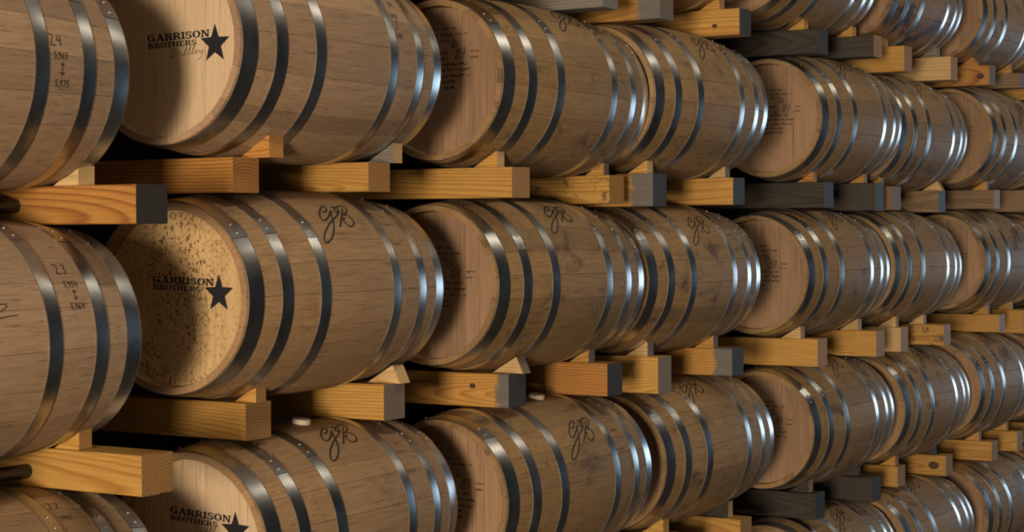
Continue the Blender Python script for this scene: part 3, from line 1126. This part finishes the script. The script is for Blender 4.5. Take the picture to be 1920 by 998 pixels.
# ------------------------------------------------------------------ wedges
CH = {   # beam: (thickness, height, x offset on the beam, material side, end, kind)
    'A1R': (0.05, 0.045, -0.02, PINE_PALE, PINE_PALE, 0), 'B1L': (0.055, 0.055, 0.045, PINE_OR, PINE_OR, 0), 'B1R': (0.04, 0.055, 0.075, GRAY, PINE_PALE, 0),
    'C1L': (0.042, 0.05, 0.028, PINE, PINE_PALE, 0), 'C1R': (0.035, 0.042, -0.012, PINE, END_GRAY, 0), 'D1L': (0.042, 0.046, 0.025, PINE, PINE_PALE, 0), 'D1R': (0.04, 0.042, 0.0, PINE_PALE, GRAY, 0),
    'E1L': (0.04, 0.042, 0.0, PINE_OR, PINE, 0), 'E1R': (0.04, 0.04, -0.01, PINE, PINE, 0), 'F1L': (0.04, 0.04, 0.0, PINE, PINE, 0), 'F1R': (0.04, 0.045, 0.0, PINE_PALE, END_TAN, 1), 'G1L': (0.04, 0.045, 0.0, PINE, END_TAN, 0),
    'A2R': (0.04, 0.045, -0.02, PINE, END_TAN, 0), 'B2L': (0.04, 0.04, 0.0, PINE, END_TAN, 0), 'B2R': (0.05, 0.05, 0.03, PINE_PALE, PINE_PALE, 1), 'C2L': (0.045, 0.05, 0.02, PINE_PALE, END_GRAY, 1), 'C2R': (0.04, 0.043, -0.008, PINE, END_GRAY, 0),
    'D2L': (0.045, 0.05, -0.01, PINE_PALE, END_GRAY, 0), 'D2R': (0.04, 0.046, -0.01, PINE, END_GRAY, 0), 'E2L': (0.045, 0.05, -0.01, PINE_PALE, END_TAN, 0), 'E2R': (0.045, 0.05, -0.01, PINE_PALE, PINE_PALE, 0),
    'F2L': (0.04, 0.05, 0.0, PINE_PALE, END_TAN, 0), 'F2R': (0.04, 0.045, -0.005, PINE_PALE, END_TAN, 0), 'G2L': (0.04, 0.045, 0.0, PINE, END_TAN, 0), 'G2R': (0.04, 0.045, 0.0, PINE, END_TAN, 0),
    'D0R': (0.045, 0.05, 0.0, PINE, END_TAN, 0), 'E0L': (0.045, 0.045, 0.0, PINE, PINE, 0), 'E0R': (0.045, 0.045, 0.0, PINE, PINE, 0), 'F0R': (0.05, 0.05, 0.0, GRAY, GRAY, 0), 'F0L': (0.04, 0.04, 0.0, PINE, PINE, 0),
    'G0L': (0.04, 0.045, 0.0, PINE_OR, END_TAN, 1), 'G0R': (0.045, 0.05, 0.0, PINE, PINE, 0), 'D0L': (0.04, 0.045, 0.0, PINE, PINE, 0), 'C0R': (0.04, 0.045, 0.0, PINE, PINE, 0),
    'D3L': (0.045, 0.05, 0.0, PINE, PINE, 0), 'D3R': (0.04, 0.06, 0.0, DARK, PINE_PALE, 0), 'E3L': (0.045, 0.05, 0.0, DARK, PINE_OR, 0), 'E3R': (0.04, 0.04, 0.0, DARK, DARK, 0), 'F3L': (0.045, 0.045, 0.0, PINE, END_TAN, 0),
    'F3R': (0.045, 0.04, 0.0, DARK, DARK, 0), 'G3L': (0.04, 0.045, -0.01, PINE, END_TAN, 0), 'G3R': (0.04, 0.045, 0.0, PINE, END_TAN, 0),
    'B3L': (0.04, 0.045, 0.0, PINE, END_TAN, 0), 'B3R': (0.04, 0.045, 0.0, PINE, END_TAN, 0), 'C3L': (0.04, 0.045, 0.0, PINE, END_TAN, 0), 'C3R': (0.04, 0.045, 0.0, PINE, END_TAN, 0), 'A3R': (0.04, 0.045, 0.0, PINE, END_TAN, 0),
}
for k, (tk, hh, dx, ms, me_, kind) in CH.items():
    n = k[:2]
    X, Y, zc, sl = POSE[n]
    xb = BEAM[k][0] + dx
    r = max(skin(xb - X - tk / 2 + tk * t / 20) for t in range(21))
    zbarrel = zc + sl * (xb - X)
    zt = BEAMZ[k]
    # the wedge is pushed in until its sloping face meets the staves
    ln = hh * 1.75
    th = math.atan2(hh, ln - 0.004)
    yt = Y - r * math.sin(th) - (hh - (zbarrel - zt - r * math.cos(th))) / math.tan(th) + 0.001
    front = yt
    v = []
    for x in (-tk / 2, tk / 2):
        if kind == 0:
            v += [(x, 0, 0), (x, ln, 0), (x, 0.004, hh), (x, 0, hh)]
        else:      # cut with a leaning front
            v += [(x, -0.024, 0), (x, ln, 0), (x, 0.004, hh), (x, 0, hh)]
    f = [(0, 1, 2, 3), (7, 6, 5, 4), (0, 3, 7, 4), (3, 2, 6, 7), (2, 1, 5, 6), (1, 0, 4, 5)]
    me = make_mesh('wedge', v, f, [ms, me_], None, [0, 0, 1, 0, 0, 0])
    o = mesh_obj('wedge_chock', me)
    o.location = (xb, front, zt - 0.0005)
    tag(o, '%s wedge on %s beam under %s' % (WORD[ms.name].replace(' weathered', ''), 'first' if k[2] == 'L' else 'second', who(n)), 'wedge', 'wedges chocking the barrels')

# ------------------------------------------------------------------ black pipe ends butting against the beams by the lettered barrels
for k, yy, dz, lab in (('A1R', 0.250, 0.054, 'black pipe butting against the beam under the Z4 barrel'), ('A2R', 0.211, -0.548, 'black pipe butting against the laminated beam under the Z3 barrel')):
    X = BEAM[k][0] - W2
    q = 0.0165
    v, f = [], []
    for x, rr_ in ((-0.32, q), (-0.006, q), (0.0005, q * 0.8)):
        for j in range(20):
            a = 2 * math.pi * j / 20
            v.append((x, rr_ * math.cos(a), rr_ * math.sin(a)))
    for i in range(2):
        for j in range(20):
            f.append((i * 20 + j, (i + 1) * 20 + j, (i + 1) * 20 + (j + 1) % 20, i * 20 + (j + 1) % 20))
    f.append(tuple(40 + j for j in range(20)))
    f.append(tuple(range(19, -1, -1)))
    o = mesh_obj('black_pipe', make_mesh('black_pipe', v, f, [PIPE], 40))
    o.location = (X, yy, dz)
    tag(o, lab, 'pipe', 'black pipes between the beams')
